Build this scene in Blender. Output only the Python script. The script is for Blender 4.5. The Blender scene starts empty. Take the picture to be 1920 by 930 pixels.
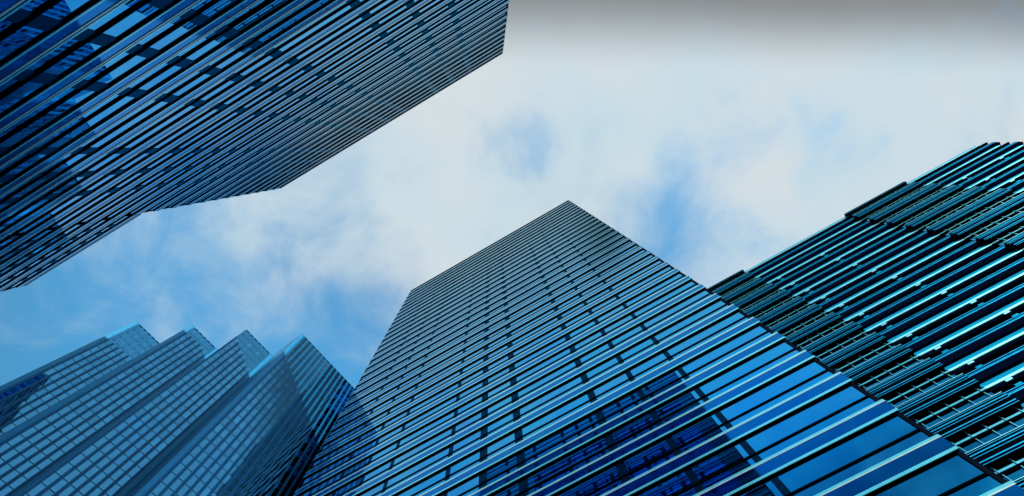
import bpy, bmesh, math, random
from mathutils import Vector, Matrix

# ---------------------------------------------------------------- camera, sky, sun, exposure
scene = bpy.context.scene
COL = scene.collection
EYE = 1.6                                   # eye height above the pavement
CR = (0.86613819, 0.49761798, -0.04670096)  # camera right, down and forward in the world
CD = (-0.49509967, 0.84144047, -0.21645843)
CF = (-0.06841753, 0.21060454, 0.97517422)
FOC = 823.11                                # focal length in pixels of a 1920 px wide picture

cam_data = bpy.data.cameras.new('camera')
cam = bpy.data.objects.new('camera', cam_data)
COL.objects.link(cam)
cam.matrix_world = Matrix(((CR[0], -CD[0], -CF[0], 0), (CR[1], -CD[1], -CF[1], 0),
                           (CR[2], -CD[2], -CF[2], EYE), (0, 0, 0, 1)))
cam_data.sensor_width = 36
cam_data.lens = FOC / 1920 * 36
cam_data.clip_start = 0.1
cam_data.clip_end = 8000
scene.camera = cam

SUN_EL = math.radians(23.1)
SUN_DIR = Vector((1.3, -1.0, 0)).normalized()          # horizontal direction towards the sun
SUN_VEC = Vector((SUN_DIR.x * math.cos(SUN_EL), SUN_DIR.y * math.cos(SUN_EL), math.sin(SUN_EL)))

world = bpy.data.worlds.new('World')
scene.world = world
world.use_nodes = True
nt = world.node_tree
nt.nodes.clear()


def N(tree, kind, **kw):
    n = tree.nodes.new(kind)
    for k, v in kw.items():
        if k == 'inputs':
            for i, val in v.items():
                n.inputs[i].default_value = val
        else:
            setattr(n, k, v)
    return n


def math_node(tree, op, a, b=None, clamp=False):
    n = tree.nodes.new('ShaderNodeMath')
    n.operation = op
    n.use_clamp = clamp
    for i, v in enumerate((a, b)):
        if v is None:
            continue
        if isinstance(v, (int, float)):
            n.inputs[i].default_value = v
        else:
            tree.links.new(v, n.inputs[i])
    return n.outputs[0]


def ramp01(tree, v, lo, hi):
    n = tree.nodes.new('ShaderNodeMapRange')
    n.interpolation_type = 'SMOOTHSTEP'
    tree.links.new(v, n.inputs['Value'])
    n.inputs['From Min'].default_value = lo
    n.inputs['From Max'].default_value = hi
    n.inputs['To Min'].default_value = 0
    n.inputs['To Max'].default_value = 1
    return n.outputs['Result']


def mixc(tree, fac, a, b, blend='MIX'):
    n = tree.nodes.new('ShaderNodeMix')
    n.data_type = 'RGBA'
    n.blend_type = blend
    if isinstance(fac, (int, float)):
        n.inputs[0].default_value = fac
    else:
        tree.links.new(fac, n.inputs[0])
    for i, v in ((6, a), (7, b)):
        if isinstance(v, tuple):
            n.inputs[i].default_value = (*v, 1)
        else:
            tree.links.new(v, n.inputs[i])
    return n.outputs[2]


def build_sky():
    L = nt.links.new
    out = N(nt, 'ShaderNodeOutputWorld')
    bg = N(nt, 'ShaderNodeBackground')
    bg.inputs['Strength'].default_value = 0.1
    L(bg.outputs[0], out.inputs[0])
    sky = N(nt, 'ShaderNodeTexSky', sky_type='NISHITA', sun_disc=False)
    sky.sun_elevation = SUN_EL
    sky.sun_rotation = math.atan2(SUN_DIR.x, SUN_DIR.y)
    sky.air_density = 1.0
    sky.dust_density = 0.4
    sky.ozone_density = 2.0
    tc = N(nt, 'ShaderNodeTexCoord')
    sep = N(nt, 'ShaderNodeSeparateXYZ')
    L(tc.outputs['Generated'], sep.inputs[0])
    z = math_node(nt, 'MAXIMUM', sep.outputs[2], 0.08)
    px = math_node(nt, 'DIVIDE', sep.outputs[0], z)
    py = math_node(nt, 'DIVIDE', sep.outputs[1], z)
    comb = N(nt, 'ShaderNodeCombineXYZ')
    L(px, comb.inputs[0])
    L(py, comb.inputs[1])
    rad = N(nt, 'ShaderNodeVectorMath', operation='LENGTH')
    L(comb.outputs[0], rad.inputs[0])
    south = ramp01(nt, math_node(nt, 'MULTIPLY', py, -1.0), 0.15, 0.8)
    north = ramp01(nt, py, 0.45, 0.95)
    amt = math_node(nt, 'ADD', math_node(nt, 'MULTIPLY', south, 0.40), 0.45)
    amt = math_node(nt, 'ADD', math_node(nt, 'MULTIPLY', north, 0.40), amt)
    deep = math_node(nt, 'SUBTRACT', 1.0, math_node(nt, 'MULTIPLY', ramp01(nt, rad.outputs['Value'], 0.6, 1.5), amt))  # low sky darkened by direction to dim what the glass reflects
    blue = mixc(nt, 1.0, sky.outputs[0], SKY_GRADE, 'MULTIPLY')
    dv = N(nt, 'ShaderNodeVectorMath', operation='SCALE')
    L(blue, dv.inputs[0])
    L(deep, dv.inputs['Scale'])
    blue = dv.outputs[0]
    # wisps: warp the sky plane with noise before placing the breaks in the cloud
    warp = N(nt, 'ShaderNodeTexNoise', noise_dimensions='3D')
    warp.inputs['Scale'].default_value = 5.0
    warp.inputs['Detail'].default_value = 5.0
    warp.inputs['Roughness'].default_value = 0.55
    L(comb.outputs[0], warp.inputs['Vector'])
    wv = N(nt, 'ShaderNodeVectorMath', operation='SUBTRACT')
    L(warp.outputs['Color'], wv.inputs[0])
    wv.inputs[1].default_value = (0.5, 0.5, 0.5)
    ws = N(nt, 'ShaderNodeVectorMath', operation='SCALE')
    L(wv.outputs[0], ws.inputs[0])
    ws.inputs['Scale'].default_value = 0.30
    wa = N(nt, 'ShaderNodeVectorMath', operation='ADD')
    L(comb.outputs[0], wa.inputs[0])
    L(ws.outputs[0], wa.inputs[1])

    def dist(cx, cy):
        d = N(nt, 'ShaderNodeVectorMath', operation='DISTANCE')
        L(wa.outputs[0], d.inputs[0])
        d.inputs[1].default_value = (cx, cy, 0)
        return d.outputs['Value']
    cover = math_node(nt, 'SUBTRACT', 1.0, ramp01(nt, dist(0.55, 0.0), 0.45, 1.75))
    for cx, cy, r, amt in BREAKS:
        g = math_node(nt, 'SUBTRACT', 1.0, ramp01(nt, dist(cx, cy), 0.0, r))
        cover = math_node(nt, 'SUBTRACT', cover, math_node(nt, 'MULTIPLY', g, amt))
    fine = N(nt, 'ShaderNodeTexNoise', noise_dimensions='3D')
    fine.inputs['Scale'].default_value = 4.2
    fine.inputs['Detail'].default_value = 9.0
    fine.inputs['Roughness'].default_value = 0.6
    fine.inputs['Distortion'].default_value = 0.5
    L(comb.outputs[0], fine.inputs['Vector'])
    fz = math_node(nt, 'MULTIPLY', math_node(nt, 'SUBTRACT', fine.outputs['Fac'], 0.5), 1.9)
    cover = math_node(nt, 'ADD', cover, fz)
    mask = ramp01(nt, cover, -0.55, 0.95)
    tone = N(nt, 'ShaderNodeTexNoise', noise_dimensions='3D')
    tone.inputs['Scale'].default_value = 2.2
    tone.inputs['Detail'].default_value = 4.0
    L(wa.outputs[0], tone.inputs['Vector'])
    cloud = mixc(nt, ramp01(nt, tone.outputs['Fac'], 0.3, 0.7), CLOUD_A, CLOUD_B)
    # grey darkening towards the top of the view, painted into the cloud colour
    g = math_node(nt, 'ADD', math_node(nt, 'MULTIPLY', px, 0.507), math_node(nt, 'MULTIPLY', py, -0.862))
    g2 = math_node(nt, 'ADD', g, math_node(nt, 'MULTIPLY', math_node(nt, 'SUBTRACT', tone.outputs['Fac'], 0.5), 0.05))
    top_fade = math_node(nt, 'MULTIPLY', ramp01(nt, g2, 0.165, 0.34),
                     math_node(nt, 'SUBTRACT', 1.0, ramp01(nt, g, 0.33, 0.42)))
    top_fade = math_node(nt, 'MULTIPLY', top_fade, ramp01(nt, px, 0.02, 0.14))
    top_fade = math_node(nt, 'MULTIPLY', top_fade, 0.97)
    cloud = mixc(nt, top_fade, cloud, TOP_FADE)
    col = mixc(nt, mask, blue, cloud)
    # unseen northern sky darkened low down to dim reflections in the tower glass
    low = math_node(nt, 'MULTIPLY', ramp01(nt, py, 0.60, 1.0), 0.85)
    dk = N(nt, 'ShaderNodeVectorMath', operation='SCALE')
    L(col, dk.inputs[0])
    L(math_node(nt, 'SUBTRACT', 1.0, low), dk.inputs['Scale'])
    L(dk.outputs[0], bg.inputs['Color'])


# cloud breaks: centre on the sky plane, radius, strength
BREAKS = [(-1.20, -0.10, 0.60, 0.55), (-0.56, 0.20, 0.42, 0.75), (-0.74, -0.20, 0.30, 0.30), (-0.40, 0.17, 0.24, 0.35),
          (0.06, -0.02, 0.16, 0.52), (0.04, 0.09, 0.11, 0.40), (0.21, 0.33, 0.36, 0.50), (0.31, 0.49, 0.36, 0.58),
          (0.52, 0.25, 0.12, 0.45), (0.64, 0.31, 0.16, 0.42), (0.77, 0.47, 0.14, 0.35), (0.35, 0.30, 0.16, 0.2),
          (0.2, -1.3, 0.9, 0.8), (0.1, 0.75, 0.4, 0.4)]
SKY_GRADE = (0.64, 1.62, 1.70)
CLOUD_A = (2.45, 3.1, 3.45)
CLOUD_B = (2.9, 3.2, 3.35)
TOP_FADE = (1.03, 1.08, 1.11)
build_sky()

sun_data = bpy.data.lights.new('sun', 'SUN')
sun_data.energy = 2.0
sun_data.angle = math.radians(0.5)
sun_data.color = (1.0, 0.95, 0.88)
sun = bpy.data.objects.new('sun', sun_data)
COL.objects.link(sun)
sun.rotation_euler = SUN_VEC.to_track_quat('Z', 'Y').to_euler()
sun.location = SUN_VEC * 400

scene.view_settings.view_transform = 'Standard'
scene.view_settings.look = 'None'
scene.view_settings.gamma = 1
scene.view_settings.exposure = 1.2
scene.render.engine = 'CYCLES'
scene.cycles.max_bounces = 8
scene.cycles.glossy_bounces = 2

rnd = random.Random(7)

# ---------------------------------------------------------------- materials


def mat(name, base, metallic=0.0, rough=0.4, noise=0.0, nscale=1.0, bump=0.0, bscale=2.0, spec=0.5, tint=None, coat=0.0, island=0.0):
    m = bpy.data.materials.new(name)
    m.use_nodes = True
    t = m.node_tree
    b = t.nodes['Principled BSDF']
    b.inputs['Base Color'].default_value = (*base, 1)
    b.inputs['Metallic'].default_value = metallic
    b.inputs['Roughness'].default_value = rough
    b.inputs['Specular IOR Level'].default_value = spec
    if coat:
        b.inputs['Coat Weight'].default_value = coat
        b.inputs['Coat IOR'].default_value = 1.45
        b.inputs['Coat Roughness'].default_value = min(rough, .1)
    if tint:
        b.inputs['Specular Tint'].default_value = (*tint, 1)
    tc = N(t, 'ShaderNodeTexCoord')
    if noise:
        n = N(t, 'ShaderNodeTexNoise')
        n.inputs['Scale'].default_value = nscale
        n.inputs['Detail'].default_value = 6
        t.links.new(tc.outputs['Object'], n.inputs['Vector'])
        f = ramp01(t, n.outputs['Fac'], 0.3, 0.7)
        lo = tuple(c * (1 - noise) for c in base)
        hi = tuple(min(1, c * (1 + noise)) for c in base)
        c = mixc(t, f, lo, hi)
        if island:
            gi = N(t, 'ShaderNodeNewGeometry')
            mr = t.nodes.new('ShaderNodeMapRange')
            t.links.new(gi.outputs['Random Per Island'], mr.inputs['Value'])
            mr.inputs['To Min'].default_value = 1 - island
            mr.inputs['To Max'].default_value = 1 + island * .6
            sc = N(t, 'ShaderNodeVectorMath', operation='SCALE')
            t.links.new(c, sc.inputs[0])
            t.links.new(mr.outputs[0], sc.inputs['Scale'])
            c = sc.outputs[0]
        t.links.new(c, b.inputs['Base Color'])
        r = t.nodes.new('ShaderNodeMapRange')
        t.links.new(n.outputs['Fac'], r.inputs['Value'])
        r.inputs['To Min'].default_value = rough * 0.8
        r.inputs['To Max'].default_value = min(1, rough * 1.25)
        t.links.new(r.outputs[0], b.inputs['Roughness'])
    if bump:
        n = N(t, 'ShaderNodeTexNoise')
        n.inputs['Scale'].default_value = bscale
        n.inputs['Detail'].default_value = 2
        t.links.new(tc.outputs['Object'], n.inputs['Vector'])
        bn = N(t, 'ShaderNodeBump')
        bn.inputs['Strength'].default_value = bump
        bn.inputs['Distance'].default_value = 0.01
        t.links.new(n.outputs['Fac'], bn.inputs['Height'])
        t.links.new(bn.outputs[0], b.inputs['Normal'])
    return m


M = dict(
    glass=mat('blue_coated_glass', (0.005, 0.40, 0.80), 1.0, 0.015, 0.04, 0.25, 0.03, 0.6, tint=(.9, 1, 1), coat=0.15, island=.10),
    rail=mat('polished_blue_metal_rail', (0.16, 0.85, 1.0), 0.6, 0.22, 0.05, 0.7, tint=(1, 1, 1), coat=1.0),
    pale_rail=mat('pale_anodised_rail', (0.60, 0.72, 0.76), 0.5, 0.3, 0.05, 0.7, coat=0.5),
    spandrel=mat('deep_blue_spandrel', (0.002, 0.19, 0.55), 1.0, 0.05, 0.04, 0.4, tint=(.8, 1, 1), coat=0.05, island=.15),
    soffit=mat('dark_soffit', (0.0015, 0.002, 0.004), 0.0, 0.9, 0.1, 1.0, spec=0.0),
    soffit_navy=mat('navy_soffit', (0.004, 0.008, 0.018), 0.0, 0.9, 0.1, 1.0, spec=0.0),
    column=mat('navy_column_cladding', (0.003, 0.035, 0.085), 1.0, 0.3, 0.1, 1.5, tint=(.3, .65, .85)),
    core=mat('black_backing', (0.0015, 0.002, 0.004), 0.0, 0.9, 0.1, 1.0, spec=0.0),
    roof=mat('roof_membrane', (0.12, 0.12, 0.13), 0.0, 0.9, 0.2, 0.5),
    s_glass=mat('grey_blue_glass', (0.055, 0.27, 0.52), 1.0, 0.03, 0.06, 0.3, 0.04, 0.8, island=.15),
    s_fin=mat('blue_steel_fin', (0.008, 0.25, 0.55), 0.3, 0.4, 0.05, 1.0),
    s_panel=mat('blue_steel_panel', (0.012, 0.27, 0.50), 0.3, 0.45, 0.06, 0.4),
    l_band=mat('cyan_curved_fascia', (0.005, 0.42, 0.70), 0.9, 0.22, 0.05, 0.5, tint=(.2, .8, 1)),
    l_pale=mat('pale_cyan_trim', (0.30, 0.85, 0.92), 0.7, 0.3, 0.05, 1.0, tint=(.4, 1, 1)),
    l_rib=mat('cyan_rib', (0.01, 0.42, 0.80), 0.7, 0.3, 0.05, 1.0, tint=(.1, .8, 1)),
    l_mull=mat('mullion_metal', (0.12, 0.5, 0.6), 0.8, 0.3, 0.05, 1.0, tint=(.3, .9, 1)),
    l_strip=mat('cyan_pane_strip', (0.06, 0.55, 0.70), 0.3, 0.3, 0.05, 1.0),
    l_navy=mat('navy_panel', (0.001, 0.004, 0.016), 0.0, 0.9, 0.1, 1.0, spec=0.0),
    l_glass=mat('dark_blue_glass', (0.015, 0.32, 0.60), 1.0, 0.06, 0.06, 0.5),
    asphalt=mat('asphalt', (0.05, 0.05, 0.052), 0.0, 0.85, 0.25, 3.0),
    paving=mat('granite_paving', (0.24, 0.235, 0.23), 0.0, 0.75, 0.2, 2.0),
    kerb=mat('kerb_stone', (0.3, 0.3, 0.29), 0.0, 0.8, 0.15, 4.0),
    paint=mat('road_paint', (0.78, 0.78, 0.75), 0.0, 0.7, 0.1, 5.0),
)


# ---------------------------------------------------------------- mesh helpers

def tag(o, label=None, cat=None, group=None, kind=None):
    for k, v in (('label', label), ('category', cat), ('group', group), ('kind', kind)):
        if v:
            o[k] = v
    return o


class Face:
    """a facade frame: u runs along it, out points away from it, z is height above eye level"""

    def __init__(self, p0, e, n):
        self.p0, self.e, self.n = Vector(p0).to_2d(), Vector(e).to_2d(), Vector(n).to_2d()

    def P(self, u, out, z):
        q = self.p0 + self.e * u + self.n * out
        return Vector((q.x, q.y, z + EYE))


class MB:
    def __init__(self):
        self.v, self.f = [], []

    def box(self, F, u0, u1, o0, o1, z0, z1):
        b = len(self.v)
        for z in (z0, z1):
            for (u, o) in ((u0, o0), (u1, o0), (u1, o1), (u0, o1)):
                self.v.append(F.P(u, o, z))
        for q in ((0, 3, 2, 1), (4, 5, 6, 7), (0, 1, 5, 4), (1, 2, 6, 5), (2, 3, 7, 6), (3, 0, 4, 7)):
            self.f.append(tuple(b + i for i in q))
        return self

    def prism(self, F, u0, u1, prof):
        b = len(self.v)
        n = len(prof)
        for u in (u0, u1):
            for (o, z) in prof:
                self.v.append(F.P(u, o, z))
        for i in range(n):
            j = (i + 1) % n
            self.f.append((b + i, b + j, b + n + j, b + n + i))
        self.f.append(tuple(range(b + n - 1, b - 1, -1)))
        self.f.append(tuple(range(b + n, b + 2 * n)))
        return self

    def pane(self, F, u0, u1, o, z0, z1, tilt=0.0012):
        """a thin sheet of glass, very slightly out of true like every real pane"""
        b = len(self.v)
        w, h = (u1 - u0) / 2, (z1 - z0) / 2
        a, c = rnd.gauss(0, tilt) * w, rnd.gauss(0, tilt) * h
        for t in (-0.03, 0.0):
            for (u, z, s, q) in ((u0, z0, -1, -1), (u1, z0, 1, -1), (u1, z1, 1, 1), (u0, z1, -1, 1)):
                self.v.append(F.P(u, o + t + a * s + c * q, z))
        for q in ((0, 3, 2, 1), (4, 5, 6, 7), (0, 1, 5, 4), (1, 2, 6, 5), (2, 3, 7, 6), (3, 0, 4, 7)):
            self.f.append(tuple(b + i for i in q))
        return self

    def build(self, name, material, parent=None, mats=None):
        me = bpy.data.meshes.new(name)
        origin = Vector((0, 0, 0))
        if self.v:
            lo = Vector((min(p.x for p in self.v), min(p.y for p in self.v), min(p.z for p in self.v)))
            hi = Vector((max(p.x for p in self.v), max(p.y for p in self.v), max(p.z for p in self.v)))
            origin = Vector(((lo.x + hi.x) / 2, (lo.y + hi.y) / 2, lo.z))
        me.from_pydata([p - origin for p in self.v], [], self.f)
        bm = bmesh.new()
        bm.from_mesh(me)
        bmesh.ops.recalc_face_normals(bm, faces=bm.faces)
        bm.to_mesh(me)
        bm.free()
        me.materials.append(material)
        o = bpy.data.objects.new(name, me)
        COL.objects.link(o)
        if parent is not None:
            o.parent = parent
            pl = ORIG[parent.name]
            o.location = origin - pl
        else:
            o.location = origin
        ORIG[o.name] = origin
        return o


ORIG = {}


def empty(name, loc):
    o = bpy.data.objects.new(name, None)
    COL.objects.link(o)
    o.location = loc
    o.empty_display_size = 2
    ORIG[o.name] = Vector(loc)
    return o


def shown_area(F, u0, u1, o, z0, z1):
    """size in the picture of a rectangle on a facade, 0 outside the frame"""
    pts = []
    for (u, z) in ((u0, z0), (u1, z0), (u1, z1), (u0, z1)):
        p = F.P(u, o, z)
        p.z -= EYE
        w = CF[0] * p.x + CF[1] * p.y + CF[2] * p.z
        if w < 0.5:
            return 0
        pts.append((960 + FOC * (CR[0] * p.x + CR[1] * p.y + CR[2] * p.z) / w,
                    465 + FOC * (CD[0] * p.x + CD[1] * p.y + CD[2] * p.z) / w))
    # clip to the frame
    for ax, lim, s in ((0, 0, 1), (0, 1920, -1), (1, 0, 1), (1, 930, -1)):
        outp = []
        for i in range(len(pts)):
            a, b = pts[i - 1], pts[i]
            da, db = (a[ax] - lim) * s, (b[ax] - lim) * s
            if (da >= 0) != (db >= 0):
                t = da / (da - db)
                outp.append((a[0] + (b[0] - a[0]) * t, a[1] + (b[1] - a[1]) * t))
            if db >= 0:
                outp.append(b)
        pts = outp
        if len(pts) < 3:
            return 0
    return abs(sum(pts[i - 1][0] * pts[i][1] - pts[i][0] * pts[i - 1][1] for i in range(len(pts)))) / 2


def panes(name, plural, items, material, parent, tilt=0.0012, limit=100):
    """items: (Face, u0, u1, out, z0, z1). The ones that show largest are objects, the rest one mesh."""
    items = sorted(items, key=lambda it: -shown_area(*it))
    for it in items[:limit]:
        MB().pane(*it, tilt=tilt).build(name, material, parent)
    if len(items) > limit:
        m = MB()
        for it in items[limit:]:
            m.pane(*it, tilt=tilt)
        tag(m.build(plural, material, parent), kind='stuff')


# ---------------------------------------------------------------- the ground
G = Face((0, 0), (1, 0), (0, 1))


def ground_sheet(name, x0, x1, y0, y1, z0, z1, m):
    return tag(MB().box(G, x0, x1, y0, y1, z0 - EYE, z1 - EYE).build(name, m), kind='structure')


ground_sheet('ground', -3000, 3000, -3000, 3000, -0.5, -0.13, M['asphalt'])
ground_sheet('road', -600, 600, 4, 24, -0.125, -0.121, M['asphalt'])
ground_sheet('pavement', -92, 600, -21, 3.7, -0.12, 0.0, M['paving'])
ground_sheet('pavement', -64, 600, 24.3, 35.9, -0.12, 0.0, M['paving'])
ground_sheet('kerb', -92, 600, 3.7, 4.0, -0.12, 0.012, M['kerb'])
ground_sheet('kerb', -64, 600, 24.0, 24.3, -0.12, 0.012, M['kerb'])
mk = MB()
for i in range(-30, 60):
    mk.box(G, i * 7.0, i * 7.0 + 3.0, 13.9, 14.05, -0.117 - EYE, -0.113 - EYE)
tag(mk.build('road_marking', M['paint']), kind='structure')


# ---------------------------------------------------------------- banded glass towers (two of them)
def banded_tower(root, F, u0, u1, ztop, zk, pitch, kmin, kmax, cols, prof, depth, coping, u_side):
    """zk: soffit height of floor band 0; prof: dict of heights within one floor"""
    g = prof['glass']
    cw = prof['cw']
    # body behind the glass, with roof
    ins = g + .12
    MB().box(F, u0 + ins, u1 - ins, -ins, -depth + ins, -EYE, ztop - .02).build('wall', M['core'], root)
    MB().box(F, u0 + .3, u1 - .3, -.3, -depth + .3, ztop - .015, ztop + .02).build('roof', M['roof'], root)
    p0 = F.P(u0, 0, 0)
    p1 = F.P(u1, 0, 0)
    sides = [Face((p0.x, p0.y), -F.n, -F.e), Face((p1.x, p1.y), -F.n, F.e)]
    for uc, w in cols:
        o = MB().box(F, uc - w / 2, uc + w / 2, -g - .10, -g + cw, -EYE, ztop - .05)
        o.build('column', M['column'], root)
    # corner posts
    for uc in u_side:
        MB().box(F, uc - .17, uc + .17, -g - .3, -.02 - g * .5, -EYE, ztop - .05).build('corner_post', M['soffit_navy'], root)
    us = sorted([u0 + .3] + [c for c, w in cols] + [u1 - .3])
    ws = {c: w for c, w in cols}
    big, small = [], []
    for k in range(kmin, kmax + 1):
        z = zk + pitch * k
        last = k == kmax
        if z < 3:
            continue
        top = min(z + prof['sp_top'], ztop + .01) if last else z + prof['sp_top']
        if last and coping:
            sp = MB().box(F, u0, u1, -depth, 0, z, ztop + .12).build('coping', M['pale_rail'], root)
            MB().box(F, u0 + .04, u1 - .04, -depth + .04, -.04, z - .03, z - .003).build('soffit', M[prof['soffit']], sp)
            continue
        sp = MB().box(F, u0 + .01, u1 - .01, -depth + .01, 0, z + .02, top - .02).build('spandrel', M['spandrel'], root)
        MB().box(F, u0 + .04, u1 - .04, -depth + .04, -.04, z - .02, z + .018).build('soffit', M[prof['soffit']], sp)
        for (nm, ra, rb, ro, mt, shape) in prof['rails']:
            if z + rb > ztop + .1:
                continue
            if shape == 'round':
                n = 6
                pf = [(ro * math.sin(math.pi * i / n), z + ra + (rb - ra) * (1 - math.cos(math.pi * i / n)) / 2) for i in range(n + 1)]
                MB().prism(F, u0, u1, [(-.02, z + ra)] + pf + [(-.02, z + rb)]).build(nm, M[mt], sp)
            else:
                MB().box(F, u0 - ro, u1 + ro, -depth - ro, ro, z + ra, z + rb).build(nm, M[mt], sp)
        if last:
            continue
        # glass between this band and the next
        t0, t1, tp = prof['transom']
        MB().box(F, u0 + g - tp, u1 - g + tp, -depth + g - tp, -g + tp, z + t0, z + t1).build('transom', M['soffit'], root)
        for i in range(len(us) - 1):
            a = us[i] + ws.get(us[i], 0) / 2
            b = us[i + 1] - ws.get(us[i + 1], 0) / 2
            small.append((F, a, b, -g, z + prof['sp_top'] - .3, z + t0 + .02))
            big.append((F, a, b, -g, z + t1 - .02, z + pitch + .0))
        nsb = int(depth // 5.8)
        for S in sides:
            for i in range(nsb):
                a, b = .3 + (depth - .6) * i / nsb + .2, .3 + (depth - .6) * (i + 1) / nsb - .2
                small.append((S, a, b, -g, z + prof['sp_top'] - .3, z + t0 + .02))
                big.append((S, a, b, -g, z + t1 - .02, z + pitch + .0))
    panes('window', 'windows', big, M['glass'], root)
    panes('sill_pane', 'sill_panes', small, M['glass'], root)


# central tower, seen face on
FC = Face((0, 36.5), (1, 0), (0, -1))
central = tag(empty('office_tower', (-22.8, 60, 0)),
              'tall blue glass tower in the middle with bright horizontal rails and a sharp roof corner',
              'skyscraper')
prof_c = dict(glass=.29, cw=.03, soffit='soffit', sp_top=1.66,
              rails=[('lower_rail', 0.0, .25, .02, 'rail', 'flat'), ('upper_rail', 1.44, 1.66, .02, 'rail', 'flat'),
                     ('rail_lip', 1.35, 1.437, .03, 'pale_rail', 'flat')],
              transom=(2.76, 2.92, .12))
banded_tower(central, FC, -65.2, 19.5, 198.6, 22.46, 5.03, -4, 35,
             [(-53.4, .75), (-47.4, .75), (-41.3, .75), (-29, .8), (-22.9, 1.3), (-17, 1.3), (-4.9, 1.1), (1.25, .8), (7.3, .7)],
             prof_c, 46, True, (-65.0, 19.28))

# upper left tower, close overhead, with its lower wing in the same plane
FT = Face((0, -21.9), (1, 0), (0, 1))
near = tag(empty('office_tower', (-22, -45, 0)),
           'looming banded blue tower with a lower wing, hanging into the view from the upper left',
           'skyscraper')
prof_t = dict(glass=.19, cw=.07, soffit='soffit_navy', sp_top=1.48,
              rails=[('lower_rail', 0.0, .17, .02, 'rail', 'flat'), ('pale_rail', .98, 1.14, .05, 'pale_rail', 'flat'), ('shade_strip', 1.145, 1.295, .01, 'soffit', 'flat'),  # black strip painted in for the shade under the upper rail
                     ('upper_rail', 1.30, 1.46, .02, 'rail', 'flat')],
              transom=(2.55, 2.88, .12))
banded_tower(near, FT, -60.6, 16.9, 135.95, 43.5, 4.62, -9, 20,
             [(x, 1.25) for x in (-49.5, -44, -38.5, -27.4, -21.7, -16.2, -5.2, .35, 5.9)],
             prof_t, 46, True, (-60.4, 16.68))
prof_w = dict(prof_t)
WINGROOT = near


def wing():
    banded_tower(near, FT, -87.1, -60.75, 81.9, 43.5, 4.62, -9, 8,
                 [(x, .8) for x in (-83.6, -80.3, -77.2, -73.8, -70.5, -67.1, -64.4)],
                 prof_t, 34, False, (-86.9,))
    MB().box(FT, -87.2, -60.7, -.6, .1, 81.95, 82.15).build('coping', M['pale_rail'], near)


wing()

# ---------------------------------------------------------------- sawtooth tower
HS = 120.0
saw = tag(empty('office_tower', (-105, 25, 0)),
          'grey blue tower with four sawtooth corners and close vertical fins at the lower left',
          'skyscraper')
E1 = Vector((.125, .992)).normalized()
N1 = Vector((E1.y, -E1.x))
corners = [(-109.40, -9.26), (-97.15, -.61), (-85.28, 8.2), (-72.80, 17.14)]


def saw_face(k):
    F = Face(corners[k], E1, N1)
    if k < 3:
        nx = Vector(corners[k + 1]) - Vector(corners[k])
        L = nx.dot(E1)
        nb = 6 if k == 2 else 5
    else:
        L = 46.0
        nb = 28
    pitch = 1.527
    first = .14 if k == 2 else 1.22
    # wall mass behind the face, joints between panes read as its dark surface
    MB().box(F, 0.05, L + (0.6 if k < 3 else 0), -.16, -34, -EYE, HS - .05).build('wall', M['core'], saw)
    # cladding strips either side and the return
    for (a, b) in ((0, first - .34), (first + nb * pitch + .24, L)):
        if b - a > .2:
            m = MB()
            z = 0
            while z < HS - .1:
                z2 = min(z + 4.48, HS)
                m.box(F, a + .004, b - .004, -.2, .02, z + .012, z2 - .012)
                z = z2
            m.build('cladding_strip', M['s_panel'], saw)
    m = MB()
    z = 0
    while z < HS - .1:
        z2 = min(z + 4.48, HS)
        m.box(F, -.02, .05 - .004, -20, .0, z + .012, z2 - .012)
        z = z2
    m.build('return_wall', M['s_panel'], saw)
    # parapet cap
    MB().box(F, -.03, L + .02, -34, .06, HS, HS + .12).build('parapet', M['s_panel'], saw)
    # vertical fins in pairs
    for i in range(nb + 1):
        u = first + i * pitch
        m = MB()
        m.box(F, u - .27, u - .12, -.1, .07, -EYE, HS - .02)
        m.box(F, u + .04, u + .17, -.1, .07, -EYE, HS - .02)
        if i < 100:
            m.build('fin', M['s_fin'], saw)
    out = []
    for i in range(nb):
        u = first + i * pitch
        z = HS - .35
        while z > 12:
            out.append((F, u + .25, u + pitch - .34, .0, z - 2.10, z))
            z -= 2.24
    return out


items = []
for k in range(4):
    items += saw_face(k)
panes('window', 'windows', items, M['s_glass'], saw, tilt=.0025)

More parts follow.
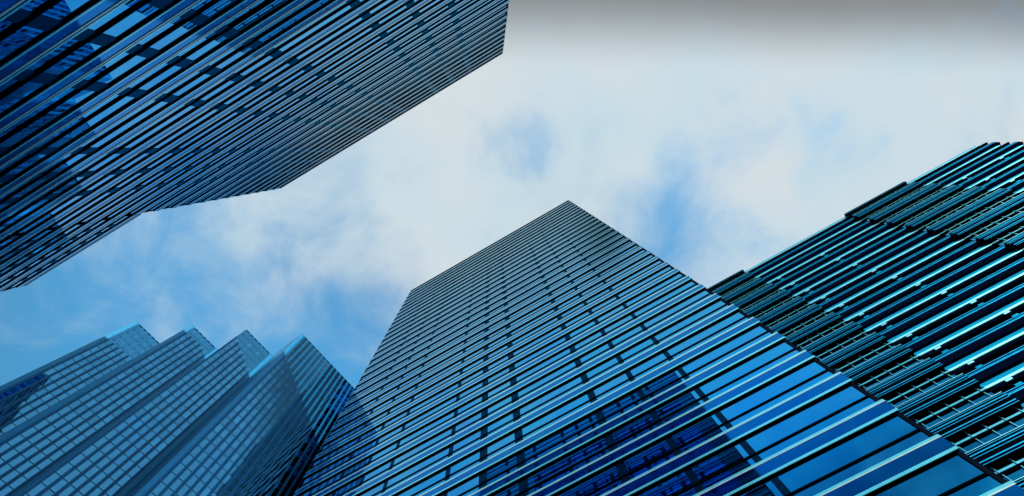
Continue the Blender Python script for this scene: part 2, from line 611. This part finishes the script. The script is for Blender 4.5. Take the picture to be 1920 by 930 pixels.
# ---------------------------------------------------------------- the dark louvred block at the right
FL = Face((0, 59.3), (1, 0), (0, -1))
block = tag(empty('office_block', (65, 85, 0)),
            'dark block at the right edge with cyan curved floor bands and bays of small panes',
            'skyscraper')
HL = 107.0
P_L = 4.72
X0, X1 = 23.5, 107.4
MB().box(FL, X0, X1, -1.5, -45, -EYE, HL).build('wall', M['core'], block)
MB().box(FL, X0 - .05, X1 + .05, -1.3, -45.1, HL + .005, HL + .2).build('roof', M['roof'], block)
bays = [(23.6, 41.3), (70.1, 86.6)]
smooths = [(41.3, 70.1), (86.6, 105.7)]
bz = [54.54 + P_L * (k - 11) for k in range(0, 23)]
for z in bz:
    if z < 6:
        continue
    top_floor = z > 105
    for (a, b) in smooths:
        n = 8
        be = 107.4 if b > 100 else b
        pf = []
        for i in range(n + 1):
            t = i / n
            pf.append((-.08 - .10 * t ** 2.0, z + .36 + .72 * t))
        fb = MB().prism(FL, a, b, [(-1.5, z + .34), (-.10, z + .34)] + pf + [(-1.5, z + 1.08)]).build('curved_fascia', M['l_band'], block)
        MB().box(FL, a + .01, b - .01, -1.48, .0, z + .0, z + .336).build('fascia_edge', M['l_pale'], fb)
        MB().box(FL, a + .02, be - .02, -1.47, -.12 if be > b else -.25, z - .42, z - .004).build('soffit', M['l_navy'], fb)
        # three sill ribs below the ribbon of glass
        for (r0, r1, ro) in ((-1.60, -1.52, -.015), (-1.90, -1.84, -.015), (-2.10, -1.98, -.015)):
            if not top_floor or True:
                MB().box(FL, a + .02, be - .02, -1.3, ro, z + r0, z + r1).build('sill_rib', M['l_rib'], block)
        MB().box(FL, a + .03, be - .03, -1.3, -.05, z - 3.15, z - 1.46).build('spandrel', M['l_navy'], block)
    for (a, b) in bays:
        FB = Face((0, 58.5), (1, 0), (0, -1))
        # ribbed spandrel: its lowest rib is z_r
        zr = z + (41.15 - 54.54) + 3 * P_L - P_L
        if zr + 2.1 > HL + .3:
            continue
        bs = MB().box(FB, a, b, -2.2, -.03, zr, zr + 2.0).build('bay_spandrel', M['core'], block)
        for r in (0.04, .38, 1.08, 1.42, 1.80):
            MB().box(FB, a - .01, b + .01, -.3, .0, zr + r, zr + r + (.12 if r in (.38, 1.42) else .06)).build('bay_rib', M['l_rib'], bs)
        MB().box(FB, a - .02, b + .02, -.3, .03, zr + 2.0, zr + 2.06).build('sill', M['l_pale'], bs)
        if zr + P_L > HL:
            bp = MB().box(FB, a, b, -2.2, -.02, 106.62, 107.30).build('bay_parapet', M['core'], block)
            MB().box(FB, a - .01, b + .01, -.3, .0, 106.72, 106.80).build('bay_rib', M['l_rib'], bp)
        bt = MB().box(FB, a, b, -1.4, -.6, zr + 3.51, zr + 3.80).build('bay_transom', M['core'], block)
        MB().box(FB, a + .05, b - .05, -.83, -.70, zr + 3.802, zr + 4.12).build('pane_strip', M['l_strip'], bt)  # added cyan strip for the brighter foot of the upper panes

# bay glass and mullions
mull, gl = [], []
FB = Face((0, 58.5), (1, 0), (0, -1))
zrs = [z + (41.15 - 54.54) + 2 * P_L for z in bz]
for zr in zrs:
    if zr < 6 or zr + 2.1 > HL:
        continue
    for (a, b), start in zip(bays, (25.08, 71.6)):
        xs = []
        x = start
        while x < b - .3:
            xs.append(x)
            x += 2.2
        for x in xs:
            for (z0, z1) in ((zr + 2.1, zr + 3.50), (zr + 3.81, zr + P_L - .0)):
                mull.append((FB, x - .045, x + .045, -.6, z0, min(z1, 106.6)))
        ed = [a + .1] + xs + [b - .1]
        for i in range(len(ed) - 1):
            for (z0, z1) in ((zr + 2.1, zr + 3.52), (zr + 3.79, zr + P_L)):
                gl.append((FB, ed[i] + .08, ed[i + 1] - .08, -.85, z0, min(z1, 106.6)))
panes('window', 'windows', gl, M['l_glass'], block)
mull.sort(key=lambda it: -shown_area(*it))
rest = MB()
for i, (F, a, b, o, z0, z1) in enumerate(mull):
    if i < 100:
        MB().box(F, a, b, -.84, o, z0, z1).build('mullion', M['l_mull'], block)
    else:
        rest.box(F, a, b, -.84, o, z0, z1)
tag(rest.build('mullions', M['l_mull'], block), kind='stuff')
# ribbon glass in the smooth stretches
rb = []
for z in bz:
    if z < 6:
        continue
    for (a, b) in smooths:
        n = int(round((b - a) / 5.6))
        for i in range(n):
            w = (b - a) / n
            rb.append((FL, a + i * w + .02, a + (i + 1) * w - .02, -1.0, z - 1.5, z - .40))
panes('ribbon_window', 'ribbon_windows', rb, M['l_navy'], block)
# small light boxes under the fascia and above the sill ribs
br = []
for z in bz:
    if z < 6 or z > 100:
        continue
    for xb in (44.2, 55.4, 91.0, 100.0):
        br.append((xb, z - .05, z - .01 - .30, 'l_pale'))
        br.append((xb, z - 1.14, z - 1.40, 'l_band'))
br.sort(key=lambda it: -shown_area(FL, it[0] - .45, it[0] + .45, 0, it[2], it[1]))
for xb, z1, z0, m in br[:100]:
    MB().box(FL, xb - .45, xb + .45, -1.1, -.05, z0, z1).build('bracket', M[m], block)
